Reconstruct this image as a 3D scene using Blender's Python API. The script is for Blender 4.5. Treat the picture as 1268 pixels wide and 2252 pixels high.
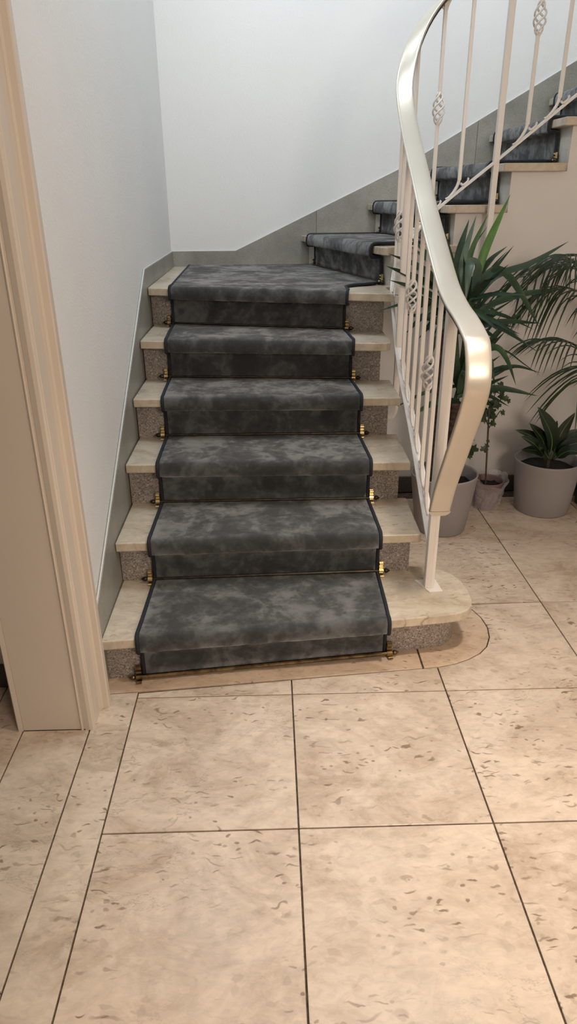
import bpy, math, random
import numpy as np
from mathutils import Vector, Matrix

random.seed(7)
for o in list(bpy.data.objects):
    bpy.data.objects.remove(o)
scene = bpy.context.scene
COL = scene.collection

# ------------------------------------------------------------------ camera
PITCH, ROLL, YAW = math.radians(24.479), math.radians(-0.482), math.radians(1.350)
cam_d = bpy.data.cameras.new('camera')
cam = bpy.data.objects.new('camera', cam_d)
COL.objects.link(cam)
fwd = Vector((math.sin(YAW) * math.cos(PITCH), math.cos(YAW) * math.cos(PITCH), -math.sin(PITCH)))
rgt = Vector((math.cos(YAW), -math.sin(YAW), 0))
upv = rgt.cross(fwd)
r2 = math.cos(ROLL) * rgt + math.sin(ROLL) * upv
u2 = -math.sin(ROLL) * rgt + math.cos(ROLL) * upv
cam.matrix_world = Matrix(((r2.x, u2.x, -fwd.x, 0), (r2.y, u2.y, -fwd.y, 0), (r2.z, u2.z, -fwd.z, 1.46), (0, 0, 0, 1)))
cam_d.sensor_fit = 'VERTICAL'
cam_d.sensor_height = 24
cam_d.lens = 24 * 1522.0 / 2252
cam_d.clip_start = 0.05
scene.camera = cam

# ------------------------------------------------------------------ world and lamps
wd = bpy.data.worlds.new('world')
scene.world = wd
wd.use_nodes = True
wd.node_tree.nodes['Background'].inputs[0].default_value = (1.0, 0.93, 0.85, 1)
wd.node_tree.nodes['Background'].inputs[1].default_value = 0.25


def lamp(name, loc, power, col, size, direction=(0, 0, -1), kind='AREA'):
    d = bpy.data.lights.new(name, kind)
    d.energy = power
    d.color = col
    if kind == 'AREA':
        d.shape = 'DISK'
        d.size = size
    else:
        d.shadow_soft_size = size
    o = bpy.data.objects.new(name, d)
    COL.objects.link(o)
    o.location = loc
    o.rotation_euler = Vector(direction).to_track_quat('-Z', 'Y').to_euler()
    return o


WARM = (1.0, 0.845, 0.705)
lamp('hall_downlight', (0.70, 1.22, 2.585), 9.4, WARM, 0.16).data.spread = math.radians(82)
lamp('hall_fill_light', (1.35, -1.45, 2.05), 43, WARM, 0.9, (-0.22, 1, -0.08))  # added warm fill from behind the camera for jamb, risers and left wall
lamp('stairwell_lamp', (0.75, 2.5, 4.7), 48, (0.83, 0.925, 1.0), 0.8)
lamp('stairwell_wall_lamp', (-0.50, 3.30, 3.35), 13, (0.83, 0.925, 1.0), 0.4, (1, 0.0, -0.60))

scene.cycles.caustics_reflective = False
scene.cycles.caustics_refractive = False
vs = scene.view_settings
vs.view_transform = 'Standard'
vs.look = 'None'
vs.gamma = 1
vs.use_curve_mapping = False
vs.exposure = 0.0

# ------------------------------------------------------------------ mesh helpers
WO = {}


def O(name, vf, mat, parent=None, smooth=False, bevel=0.0, solid=0.0, kind=None):
    """one mesh object from world-space verts; its origin sits at the foot of its own box"""
    verts, faces = vf
    a = np.array(verts, float)
    org = np.array([(a[:, 0].min() + a[:, 0].max()) / 2, (a[:, 1].min() + a[:, 1].max()) / 2, a[:, 2].min()])
    me = bpy.data.meshes.new(name)
    me.from_pydata([tuple(v) for v in (a - org)], [], faces)
    me.validate()
    o = bpy.data.objects.new(name, me)
    COL.objects.link(o)
    WO[o.name] = org
    if parent is not None:
        o.parent = parent
        o.location = org - WO[parent.name]
    else:
        o.location = org
    if mat is not None:
        me.materials.append(mat)
    if smooth:
        me.polygons.foreach_set('use_smooth', [True] * len(me.polygons))
    if solid:
        m = o.modifiers.new('thickness', 'SOLIDIFY')
        m.thickness = abs(solid)
        m.offset = -1 if solid > 0 else 0
    if bevel:
        m = o.modifiers.new('edge', 'BEVEL')
        m.width = bevel
        m.segments = 2
        m.limit_method = 'ANGLE'
        m.angle_limit = math.radians(40)
    if kind:
        o['kind'] = kind
    return o


def E(name, loc):
    o = bpy.data.objects.new(name, None)
    COL.objects.link(o)
    o.empty_display_size = 0.05
    o.location = loc
    WO[o.name] = np.array(loc, float)
    return o


def tag(o, label=None, cat=None, group=None, kind=None):
    if label:
        o['label'] = label
    if cat:
        o['category'] = cat
    if group:
        o['group'] = group
    if kind:
        o['kind'] = kind
    return o


def merge(*vfs):
    V, F = [], []
    for v, f in vfs:
        n = len(V)
        V += [tuple(p) for p in v]
        F += [tuple(i + n for i in q) for q in f]
    return V, F


def prism(poly, z0, z1):
    n = len(poly)
    area = sum(poly[i][0] * poly[(i + 1) % n][1] - poly[(i + 1) % n][0] * poly[i][1] for i in range(n))
    if area < 0:
        poly = poly[::-1]
    V = [(x, y, z0) for x, y in poly] + [(x, y, z1) for x, y in poly]
    F = [tuple(range(n))[::-1], tuple(range(n, 2 * n))]
    F += [(i, (i + 1) % n, n + (i + 1) % n, n + i) for i in range(n)]
    return V, F


def prism_axis(poly, a0, a1, axis):
    """extrude a polygon given in the two other axes along x (0) or y (1)"""
    n = len(poly)
    if axis == 0:
        V = [(a0, p, q) for p, q in poly] + [(a1, p, q) for p, q in poly]
    else:
        V = [(p, a0, q) for p, q in poly] + [(p, a1, q) for p, q in poly]
    F = [tuple(range(n)), tuple(range(n, 2 * n))[::-1]]
    F += [((i + 1) % n, i, n + i, n + (i + 1) % n) for i in range(n)]
    return V, F


def box(x0, x1, y0, y1, z0, z1):
    return prism([(x0, y0), (x1, y0), (x1, y1), (x0, y1)], z0, z1)


def obox(c, u, v, w, hu, hv, hw):
    c, u, v, w = [Vector(q) for q in (c, u, v, w)]
    V = []
    for sw in (-1, 1):
        for su, sv in ((-1, -1), (1, -1), (1, 1), (-1, 1)):
            V.append(tuple(c + u * hu * su + v * hv * sv + w * hw * sw))
    F = [(3, 2, 1, 0), (4, 5, 6, 7), (0, 1, 5, 4), (1, 2, 6, 5), (2, 3, 7, 6), (3, 0, 4, 7)]
    return V, F


def spline(pts, per=8):
    P = [np.array(p, float) for p in pts]
    P = [2 * P[0] - P[1]] + P + [2 * P[-1] - P[-2]]
    out = []
    for i in range(1, len(P) - 2):
        for k in range(per):
            t = k / per
            a, b, c, d = P[i - 1:i + 3]
            out.append(0.5 * (2 * b + (c - a) * t + (2 * a - 5 * b + 4 * c - d) * t * t + (3 * b - a - 3 * c + d) * t ** 3))
    out.append(P[-2])
    return out


def tube(pts, rad, n=8, cap=True):
    P = [Vector(p) for p in pts]
    m = len(P)
    R = rad if hasattr(rad, '__len__') else [rad] * m
    V, F = [], []
    t0 = (P[1] - P[0]).normalized()
    ref = Vector((0, 0, 1)) if abs(t0.z) < 0.9 else Vector((1, 0, 0))
    u = t0.cross(ref).normalized()
    for i in range(m):
        t = (P[min(i + 1, m - 1)] - P[max(i - 1, 0)]).normalized()
        u = (u - t * u.dot(t)).normalized()
        w = t.cross(u)
        for k in range(n):
            a = 2 * math.pi * k / n
            V.append(tuple(P[i] + (u * math.cos(a) + w * math.sin(a)) * R[i]))
    for i in range(m - 1):
        for k in range(n):
            F.append((i * n + k, i * n + (k + 1) % n, (i + 1) * n + (k + 1) % n, (i + 1) * n + k))
    if cap:
        F.append(tuple(range(n))[::-1])
        F.append(tuple(range((m - 1) * n, m * n)))
    return V, F


def lathe(prof, c, n=40, axis=None, closed=False):
    """revolve (radius, height) pairs about an axis through c"""
    ax = Vector(axis) if axis is not None else Vector((0, 0, 1))
    ax.normalize()
    u = ax.orthogonal().normalized()
    w = ax.cross(u)
    c = Vector(c)
    V, F = [], []
    for r, hh in prof:
        for k in range(n):
            a = 2 * math.pi * k / n
            V.append(tuple(c + ax * hh + (u * math.cos(a) + w * math.sin(a)) * r))
    m = len(prof)
    for i in range(m - 1):
        for k in range(n):
            F.append((i * n + k, i * n + (k + 1) % n, (i + 1) * n + (k + 1) % n, (i + 1) * n + k))
    if closed:
        F.append(tuple(range(n))[::-1])
        F.append(tuple(range((m - 1) * n, m * n)))
    return V, F


def sweep(frames, section):
    """frames: (pos, width_dir, normal_dir); section: closed list of (w, n)"""
    V, F = [], []
    k = len(section)
    for p, wv, nv in frames:
        for a, b in section:
            V.append(tuple(Vector(p) + Vector(wv) * a + Vector(nv) * b))
    for i in range(len(frames) - 1):
        for j in range(k):
            F.append((i * k + j, i * k + (j + 1) % k, (i + 1) * k + (j + 1) % k, (i + 1) * k + j))
    F.append(tuple(range(k))[::-1])
    F.append(tuple(range((len(frames) - 1) * k, len(frames) * k)))
    return V, F


# ------------------------------------------------------------------ materials
class N:
    def __init__(self, name):
        self.m = bpy.data.materials.new(name)
        self.m.use_nodes = True
        self.t = self.m.node_tree
        self.b = self.t.nodes['Principled BSDF']

    def n(self, typ, **kw):
        nd = self.t.nodes.new('ShaderNode' + typ)
        for k, v in kw.items():
            if k.startswith('i_'):
                nd.inputs[int(k[2:]) if k[2:].isdigit() else k[2:].replace('_', ' ')].default_value = v
            else:
                setattr(nd, k, v)
        return nd

    def l(self, a, b):
        self.t.links.new(a, b)

    def coords(self, spread=30.0):
        tc = self.n('TexCoord')
        oi = self.n('ObjectInfo')
        mul = self.n('MixRGB', blend_type='MULTIPLY', i_0=1.0)
        cb = self.n('CombineXYZ')
        m1 = self.n('Math', operation='MULTIPLY', i_1=spread)
        self.l(oi.outputs['Random'], m1.inputs[0])
        m2 = self.n('Math', operation='MULTIPLY', i_1=spread * 1.7)
        self.l(oi.outputs['Random'], m2.inputs[0])
        self.l(m1.outputs[0], cb.inputs[0])
        self.l(m2.outputs[0], cb.inputs[1])
        self.l(m1.outputs[0], cb.inputs[2])
        ad = self.n('VectorMath', operation='ADD')
        self.l(tc.outputs['Object'], ad.inputs[0])
        self.l(cb.outputs[0], ad.inputs[1])
        self.t.nodes.remove(mul)
        return ad.outputs[0]

    def noise(self, vec, scale, detail=3.0, rough=0.5, dist=0.0):
        nd = self.n('TexNoise')
        nd.inputs['Scale'].default_value = scale
        nd.inputs['Detail'].default_value = detail
        nd.inputs['Roughness'].default_value = rough
        nd.inputs['Distortion'].default_value = dist
        self.l(vec, nd.inputs['Vector'])
        return nd

    def scaled(self, vec, s):
        mp = self.n('VectorMath', operation='MULTIPLY')
        self.l(vec, mp.inputs[0])
        mp.inputs[1].default_value = s
        return mp.outputs[0]

    def warp(self, vec, scale, amt):
        nd = self.noise(vec, scale, 2)
        sb = self.n('VectorMath', operation='SUBTRACT')
        self.l(nd.outputs['Color'], sb.inputs[0])
        sb.inputs[1].default_value = (0.5, 0.5, 0.5)
        sc = self.n('VectorMath', operation='SCALE')
        sc.inputs['Scale'].default_value = amt
        self.l(sb.outputs[0], sc.inputs[0])
        ad = self.n('VectorMath', operation='ADD')
        self.l(vec, ad.inputs[0])
        self.l(sc.outputs[0], ad.inputs[1])
        return ad.outputs[0]

    def ramp(self, fac, stops):
        r = self.n('ValToRGB')
        e = r.color_ramp.elements
        while len(e) < len(stops):
            e.new(0.5)
        for k, (p, c) in enumerate(stops):
            e[k].position = p
            e[k].color = (c[0], c[1], c[2], 1) if hasattr(c, '__len__') else (c, c, c, 1)
        self.l(fac, r.inputs[0])
        return r.outputs[0]

    def mix(self, fac, a, b, mode='MIX'):
        m = self.n('MixRGB', blend_type=mode)
        for i, q in ((0, fac), (1, a), (2, b)):
            if hasattr(q, 'is_linked'):
                self.l(q, m.inputs[i])
            elif i == 0:
                m.inputs[0].default_value = q
            else:
                m.inputs[i].default_value = (q[0], q[1], q[2], 1)
        return m.outputs[0]

    def mul(self, a, b, op='MULTIPLY'):
        m = self.n('Math', operation=op)
        for i, q in ((0, a), (1, b)):
            if hasattr(q, 'is_linked'):
                self.l(q, m.inputs[i])
            else:
                m.inputs[i].default_value = q
        return m.outputs[0]

    def bump(self, h, strength, dist=0.01):
        bp = self.n('Bump')
        bp.inputs['Strength'].default_value = strength
        bp.inputs['Distance'].default_value = dist
        self.l(h, bp.inputs['Height'])
        self.l(bp.outputs[0], self.b.inputs['Normal'])

    def color(self, c):
        if hasattr(c, 'is_linked'):
            self.l(c, self.b.inputs['Base Color'])
        else:
            self.b.inputs['Base Color'].default_value = (c[0], c[1], c[2], 1)

    def set(self, **kw):
        for k, v in kw.items():
            self.b.inputs[k.replace('_', ' ')].default_value = v
        return self


def stone(name, lo, hi, fleck=(0.20, 0.13, 0.085), rough=0.3, amount=1.0):
    g = N(name)
    v = g.coords()
    n1 = g.noise(g.scaled(v, (1, 1.5, 1)), 3.6, 6, 0.68, 0.9)
    mid = [0.45 * a + 0.55 * b for a, b in zip(lo, hi)]
    base = g.ramp(n1.outputs[0], [(0.34, lo), (0.46, mid), (0.56, hi), (0.70, [min(1, c * 1.06) for c in hi])])
    n2 = g.noise(g.scaled(v, (1, 1.8, 1)), 22, 4, 0.7, 0.8)
    base = g.mix(1.0, base, g.ramp(n2.outputs[0], [(0.33, 0.88), (0.52, 1.0), (0.68, 1.07)]), 'MULTIPLY')
    w2 = g.warp(g.warp(v, 14, 0.05), 60, 0.012)
    # pale shell patches with ragged rims
    vo = g.n('TexVoronoi', voronoi_dimensions='2D')
    vo.inputs['Scale'].default_value = 1.0
    g.l(g.scaled(w2, (30, 48, 30)), vo.inputs['Vector'])
    sep = g.n('SeparateColor')
    g.l(vo.outputs['Color'], sep.inputs[0])
    pale = g.mul(g.ramp(vo.outputs['Distance'], [(0.34, 1), (0.46, 0)]), g.ramp(sep.outputs[0], [(0.74, 0), (0.80, 1)]))
    base = g.mix(g.mul(pale, 0.20), base, [min(1, c * 1.22) for c in hi])
    tan = g.mul(g.ramp(vo.outputs['Distance'], [(0.30, 1), (0.46, 0)]), g.ramp(sep.outputs[1], [(0.88, 0), (0.92, 1)]))
    base = g.mix(g.mul(tan, 0.34 * amount), base, [c * 0.72 for c in lo])
    # brown flecks, bent and of many lengths
    for sc, wv, ws, thr, gate, k in (((12, 46, 12), 0.075, 16, 0.145, 0.72, 0.85), ((38, 56, 38), 0.03, 20, 0.19, 0.86, 0.8), ((19, 80, 19), 0.05, 18, 0.20, 0.86, 0.75), ((7, 60, 7), 0.10, 10, 0.16, 0.86, 0.6)):
        f = g.n('TexVoronoi', voronoi_dimensions='2D')
        f.inputs['Scale'].default_value = 1.0
        g.l(g.scaled(g.warp(g.warp(v, ws, wv), 70, 0.006), sc), f.inputs['Vector'])
        s2 = g.n('SeparateColor')
        g.l(f.outputs['Color'], s2.inputs[0])
        on = g.mul(g.ramp(f.outputs['Distance'], [(thr * 0.75, 1), (thr * 1.3, 0)]), g.ramp(s2.outputs[2], [(gate, 0), (gate + 0.10, 1)]))
        on = g.mul(on, g.ramp(g.noise(v, 4.0, 2).outputs[0], [(0.42, 0.12), (0.58, 1)]))
        base = g.mix(g.mul(on, k * amount), base, fleck)
    # fine wandering veins
    nv = g.noise(g.scaled(v, (1, 2.6, 1)), 2.6, 6, 0.66, 0.8)
    ab = g.n('Math', operation='ABSOLUTE')
    g.l(g.mul(nv.outputs[0], 0.5, 'SUBTRACT'), ab.inputs[0])
    vein = g.mul(g.ramp(ab.outputs[0], [(0.002, 1), (0.007, 0)]), g.ramp(g.noise(v, 2.1, 2).outputs[0], [(0.48, 0), (0.60, 1)]))
    base = g.mix(g.mul(vein, 0.45 * amount), base, [c * 0.5 for c in lo])
    g.color(base)
    g.l(g.ramp(n1.outputs[0], [(0.3, rough * 0.8), (0.7, rough * 1.25)]), g.b.inputs['Roughness'])
    g.b.inputs['Specular IOR Level'].default_value = 0.45
    g.bump(g.noise(v, 40, 3).outputs[0], 0.05, 0.004)
    return g.m


M = {}
M['tile'] = stone('beige_shell_limestone', (0.475, 0.365, 0.27), (0.645, 0.53, 0.42))
M['strip'] = stone('beige_border_limestone', (0.49, 0.385, 0.29), (0.64, 0.535, 0.42))
M['apron'] = stone('tan_apron_limestone', (0.48, 0.345, 0.24), (0.62, 0.475, 0.345), amount=0.8)
M['tread'] = stone('cream_tread_limestone', (0.49, 0.40, 0.295), (0.62, 0.535, 0.42), amount=0.7)

g = N('brown_grout')
v = g.coords()
g.color(g.ramp(g.noise(v, 60, 4).outputs[0], [(0.35, (0.05, 0.033, 0.02)), (0.65, (0.14, 0.10, 0.068))]))
g.set(Roughness=0.9)
M['grout'] = g.m


def terrazzo(name, cols, scale, rough):
    g = N(name)
    v = g.coords()
    vo = g.n('TexVoronoi')
    vo.inputs['Scale'].default_value = scale
    g.l(v, vo.inputs['Vector'])
    sp = g.n('SeparateColor')
    g.l(vo.outputs['Color'], sp.inputs[0])
    c = g.ramp(sp.outputs[0], [(0.0, cols[0]), (0.35, cols[1]), (0.7, cols[2]), (0.93, cols[2]), (1.0, cols[3])])
    big = g.noise(v, 6, 4, 0.6)
    c = g.mix(1.0, c, g.ramp(big.outputs[0], [(0.3, 0.78), (0.7, 1.12)]), 'MULTIPLY')
    g.color(c)
    g.set(Roughness=rough)
    g.bump(sp.outputs[1], 0.15, 0.002)
    return g.m


M['riser'] = terrazzo('speckled_grey_terrazzo', [(0.15, 0.125, 0.108), (0.27, 0.232, 0.205), (0.38, 0.335, 0.30), (0.66, 0.60, 0.53)], 260, 0.5)
M['skirt'] = terrazzo('fine_grey_stone_skirting', [(0.25, 0.245, 0.212), (0.29, 0.285, 0.252), (0.325, 0.32, 0.288), (0.37, 0.365, 0.33)], 420, 0.38)
M['riser_pale'] = terrazzo('pale_grey_stone', [(0.50, 0.49, 0.445), (0.55, 0.54, 0.495), (0.60, 0.59, 0.545), (0.66, 0.65, 0.60)], 420, 0.45)
M['skirt_dark'] = terrazzo('dark_grey_stone_baseboard', [(0.07, 0.06, 0.055), (0.09, 0.08, 0.07), (0.11, 0.095, 0.085), (0.14, 0.12, 0.11)], 300, 0.5)


def paint(name, col, rough=0.6, tex=0.0, scale=160):
    g = N(name)
    v = g.coords()
    c = g.mix(1.0, col, g.ramp(g.noise(v, 2.2, 4).outputs[0], [(0.3, 0.965), (0.7, 1.0)]), 'MULTIPLY')
    g.color(c)
    g.set(Roughness=rough)
    if tex:
        g.bump(g.noise(v, scale, 4, 0.6).outputs[0], tex, 0.004)
    return g.m


M['wall'] = paint('white_wall_paint', (0.83, 0.83, 0.82), 0.75, 0.35, 120)
M['ceil'] = paint('white_ceiling_paint', (0.82, 0.81, 0.79), 0.8)
M['wall_under'] = paint('pale_plaster_paint', (0.76, 0.73, 0.70), 0.75, 0.3, 140)
M['jamb'] = paint('cream_gloss_paint', (0.66, 0.58, 0.495), 0.42, 0.06, 60)
M['iron'] = paint('cream_white_iron_paint', (0.84, 0.79, 0.74), 0.32, 0.05, 90)
M['skirt_edge'] = paint('white_caulk_edge', (0.74, 0.74, 0.72), 0.6)

g = N('blue_grey_velour_carpet')
v = g.coords(6)
p1 = g.noise(v, 7.5, 5, 0.62, 0.5)
p2 = g.noise(v, 34, 4, 0.6, 0.3)
f = g.mul(g.mul(p1.outputs[0], 0.72), g.mul(p2.outputs[0], 0.28), 'ADD')
g.color(g.ramp(f, [(0.40, (0.043, 0.0445, 0.045)), (0.50, (0.060, 0.0625, 0.0625)), (0.56, (0.086, 0.090, 0.089)), (0.62, (0.120, 0.125, 0.123))]))
g.l(g.ramp(f, [(0.42, 0.32), (0.50, 0.55), (0.54, 0.85), (0.60, 1.0)]), g.b.inputs['Sheen Weight'])
g.set(Roughness=0.95)
g.b.inputs['Sheen Weight'].default_value = 0.7
g.b.inputs['Sheen Roughness'].default_value = 0.42
g.b.inputs['Specular IOR Level'].default_value = 0.1
g.bump(g.noise(v, 700, 2).outputs[0], 0.7, 0.003)
M['carpet'] = g.m

g = N('navy_edge_binding')
v = g.coords()
g.color(g.ramp(g.noise(v, 300, 2).outputs[0], [(0.3, (0.006, 0.007, 0.011)), (0.7, (0.018, 0.020, 0.030))]))
g.set(Roughness=0.8)
M['binding'] = g.m


def metal(name, c0, c1, rough, metallic=1.0, scale=40):
    g = N(name)
    v = g.coords()
    g.color(g.ramp(g.noise(v, scale, 3).outputs[0], [(0.35, c0), (0.65, c1)]))
    g.set(Roughness=rough, Metallic=metallic)
    return g.m


M['bronze'] = metal('dark_bronze', (0.05, 0.042, 0.034), (0.09, 0.074, 0.056), 0.42)
M['brass'] = metal('polished_brass', (0.62, 0.47, 0.24), (0.80, 0.64, 0.36), 0.25)
M['antique'] = metal('antique_bronze', (0.13, 0.09, 0.05), (0.30, 0.21, 0.11), 0.3)
M['rail'] = metal('champagne_handrail', (0.64, 0.585, 0.50), (0.67, 0.615, 0.53), 0.33, 0.6, 4)
M['rail_edge'] = paint('dark_rail_core', (0.05, 0.04, 0.035), 0.5)
M['pot'] = paint('matt_grey_plastic', (0.30, 0.275, 0.275), 0.55, 0.04, 200)
M['pot_dark'] = paint('dark_brown_plastic', (0.05, 0.042, 0.04), 0.5)
M['pot_mauve'] = paint('mauve_plastic', (0.20, 0.125, 0.13), 0.5)


def organic(name, stops, scale, rough, stretch=(1, 1, 1), bump=0.0, spec=0.5):
    g = N(name)
    v = g.scaled(g.coords(), stretch)
    nn = g.noise(v, scale, 5, 0.6)
    c = g.ramp(nn.outputs[0], stops)
    oi = g.n('ObjectInfo')
    c = g.mix(1.0, c, g.ramp(oi.outputs['Random'], [(0.0, 0.7), (1.0, 1.3)]), 'MULTIPLY')
    g.color(c)
    g.set(Roughness=rough)
    g.b.inputs['Specular IOR Level'].default_value = spec
    if bump:
        g.bump(nn.outputs[0], bump, 0.01)
    return g.m


M['yucca'] = organic('yucca_leaf_green', [(0.3, (0.012, 0.028, 0.014)), (0.55, (0.024, 0.055, 0.025)), (0.75, (0.042, 0.09, 0.034))], 9, 0.5, spec=0.35)
M['yucca_bright'] = organic('fresh_yucca_green', [(0.3, (0.035, 0.095, 0.020)), (0.7, (0.085, 0.19, 0.035))], 9, 0.4)
M['yucca_pale'] = organic('grey_green_yucca', [(0.3, (0.045, 0.085, 0.060)), (0.7, (0.085, 0.14, 0.10))], 9, 0.4)
M['bark'] = organic('scaly_brown_bark', [(0.35, (0.022, 0.012, 0.009)), (0.6, (0.070, 0.040, 0.028)), (0.75, (0.12, 0.08, 0.055))], 26, 0.85, (1, 1, 2.5), 0.8)
M['palm'] = organic('palm_green', [(0.3, (0.014, 0.027, 0.010)), (0.7, (0.038, 0.066, 0.020))], 12, 0.45)
M['dief'] = organic('dark_glossy_leaf', [(0.3, (0.008, 0.018, 0.008)), (0.7, (0.020, 0.036, 0.015))], 14, 0.35)
M['midrib'] = organic('pale_green_midrib', [(0.3, (0.09, 0.16, 0.05)), (0.7, (0.15, 0.23, 0.08))], 20, 0.45)
M['ivy'] = organic('ivy_green', [(0.3, (0.018, 0.035, 0.014)), (0.7, (0.045, 0.075, 0.028))], 20, 0.5)
M['stem'] = organic('brown_green_stem', [(0.3, (0.06, 0.045, 0.03)), (0.7, (0.12, 0.09, 0.055))], 30, 0.7)
M['soil'] = organic('dark_potting_soil', [(0.35, (0.006, 0.004, 0.003)), (0.65, (0.030, 0.020, 0.014))], 90, 0.95, (1, 1, 1), 1.0)

g = N('clear_plastic_film')
v = g.coords()
g.color((0.92, 0.88, 0.88))
g.set(Roughness=0.18)
g.b.inputs['Alpha'].default_value = 0.30
g.bump(g.noise(v, 40, 4, 0.6, 1.0).outputs[0], 1.0, 0.02)
M['film'] = g.m

# ------------------------------------------------------------------ the setting: levels and lines of the stairs
Z = [0, .18, .36, .54, .72, .90, 1.08, 1.25, 1.42, 1.59, 1.77, 1.95, 2.13, 2.31]
TH = 0.034            # tread slab thickness
SK_X0 = -0.556        # face of the left skirting at the foot of the stairs


def skx(y):
    return -0.556 - 0.0082 * (y - 1.8)


YB = 4.455            # face of the back skirting
YU = 3.45             # face of the wall under the upper flight

# floor: mortar bed with every slab laid on it
floor = O('floor', box(-3.0, 2.9, -1.6, 4.6, -0.12, -0.006), M['grout'])
tag(floor, 'beige shell limestone slab floor of the hall with dark brown joints', 'floor', kind='structure')
G = 0.0022
XL = [-0.449 + 0.498 * k for k in range(8)]
YL = [1.266 + 0.521 * k for k in range(-6, 5)]
CURVE = [(.55, 1.911), (.612, 1.926), (.664, 1.95), (.712, 1.982), (.748, 2.022), (.774, 2.078), (.785, 2.14), (.780, 2.205),
         (.766, 2.25), (.745, 2.30), (.70, 2.355), (.62, 2.395), (.55, 2.405)]


def slab(name, poly, mat, z0=-0.03, z1=0.0):
    # pull the outline in by half a joint
    n = len(poly)
    if sum(poly[i][0] * poly[(i + 1) % n][1] - poly[(i + 1) % n][0] * poly[i][1] for i in range(n)) < 0:
        poly = poly[::-1]
    out = []
    for i in range(n):
        p0, p1, p2 = [Vector((*poly[(i + k) % n], 0)) for k in (-1, 0, 1)]
        e1, e2 = (p1 - p0).normalized(), (p2 - p1).normalized()
        n1, n2 = Vector((-e1.y, e1.x, 0)), Vector((-e2.y, e2.x, 0))
        b = (n1 + n2)
        b = b / max(0.3, 1 + n1.dot(n2))
        out.append(((p1 + b * G).x, (p1 + b * G).y))
    return O(name, prism(out, z0, z1), mat, floor, bevel=0.0012)


def apr(x):           # joint line in front of the first step
    return 1.861 + (x - .048) * (1.911 - 1.861) / (.55 - .048)


for j in range(len(YL) - 1):
    for i in range(len(XL) - 1):
        x0, x1, y0, y1 = XL[i], min(XL[i + 1], 2.9), YL[j], min(YL[j + 1], YU)
        if x0 >= 2.9 or y0 >= YU:
            continue
        if abs(y0 - 1.787) < .01:
            if i <= 1:
                slab('floor_tile', [(x0, y0), (x1, y0), (x1, apr(x1)), (x0, apr(x0))], M['tile'])
                continue
            if i == 2:
                slab('floor_tile', [(x0, y0), (x1, y0), (x1, y1)] + CURVE[:10][::-1] + [(x0, apr(x0))], M['tile'])
                continue
        if y0 > 2.2:
            if i == 0:
                continue
            if i == 1:
                x0 = 0.30
                if y0 < 2.5:
                    slab('floor_tile', [(x0, 2.41), (x1, 2.41), (x1, y1), (x0, y1)], M['tile'])
                    continue
            if i == 2 and y0 < 2.5:
                slab('floor_tile', [(CURVE[9][0], y0), (x1, y0), (x1, y1), (x0, y1), (x0, 2.406), CURVE[11], CURVE[10]], M['tile'])
                continue
        slab('floor_tile', [(x0, y0), (x1, y0), (x1, y1), (x0, y1)], M['tile'])
slab('border_strip', [(-.567, -1.6), (-.449, -1.6), (-.449, 1.818), (-.567, 1.808)], M['strip'])
slab('threshold_stone', [(-.767, .887), (-.567, .887), (-.567, 1.649), (-.767, 1.649)], M['strip'])
slab('threshold_stone', [(-.767, .40), (-.567, .40), (-.567, .887), (-.767, .887)], M['strip'])
for y0, y1 in ((1.33, 1.86), (.81, 1.33), (.29, .81), (-.4, .29)):
    for x0, x1 in ((-.885, -.767), (-1.383, -.885), (-1.881, -1.383), (-2.38, -1.881), (-2.9, -2.38)):
        slab('floor_tile', [(x0, y0), (x1, y0), (x1, y1), (x0, y1)], M['tile'])
slab('apron_stone', [(-.567, 1.808), (.497, 1.9055), (.499, 2.2), (-.567, 2.1)], M['apron'])
slab('apron_stone', [(.499, 1.906)] + CURVE + [(.499, 2.405)], M['apron'])

# walls
wl = O('wall_left', merge(box(-.767, -.5672, 1.66, 1.78, 0, 5.2),
                          prism([(-.767, 1.77), (-.5675, 1.77), (-.5895, 4.70), (-.767, 4.70)], 0, 5.2),
                          box(-.767, -.5672, -1.6, .76, 0, 5.2), box(-.767, -.5672, .76, 1.66, 2.08, 5.2)), M['wall'])
tag(wl, 'smooth white wall on the left side of the stairs', 'wall', kind='structure')
wb = O('wall_back', box(-.80, 2.9, 4.467, 4.62, 0, 5.2), M['wall'])
tag(wb, 'tall white wall behind the stair turn, lit cool from above', 'wall', kind='structure')
wr = O('wall_right', box(2.9, 3.02, -1.6, 4.62, 0, 5.2), M['wall'])
tag(wr, 'white wall closing the hall on the far right', 'wall', kind='structure')
wf = O('wall_front', box(-3.0, 3.02, -1.75, -1.6, 0, 2.7), M['wall'])
tag(wf, 'white hall wall opposite the stairs', 'wall', kind='structure')
wo = O('wall_side_room', box(-3.0, -.767, 1.87, 2.0, 0, 2.7), M['wall_under'])
tag(wo, 'pale wall of the neighbouring room seen through the doorway', 'wall', kind='structure')
wo2 = O('wall_side_room_end', box(-3.12, -3.0, -1.75, 2.0, 0, 2.7), M['wall_under'])
tag(wo2, 'pale end wall of the neighbouring room', 'wall', kind='structure')
ce = O('ceiling', merge(box(-3.0, 2.9, -1.6, 1.75, 2.6, 2.75), box(.80, 2.9, 1.75, 3.22, 2.6, 2.75)), M['ceil'])
tag(ce, 'white ceiling over the lower hall', 'ceiling', kind='structure')
ce2 = O('ceiling_stairwell', box(-.767, 2.9, 1.6, 4.62, 5.1, 5.2), M['ceil'])
tag(ce2, 'white ceiling high over the stairwell', 'ceiling', kind='structure')
wu = O('wall_upper_front', box(-.767, 2.9, 1.6, 1.75, 2.75, 5.1), M['wall'])
tag(wu, 'white upstairs wall across the stairwell', 'wall', kind='structure')

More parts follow.
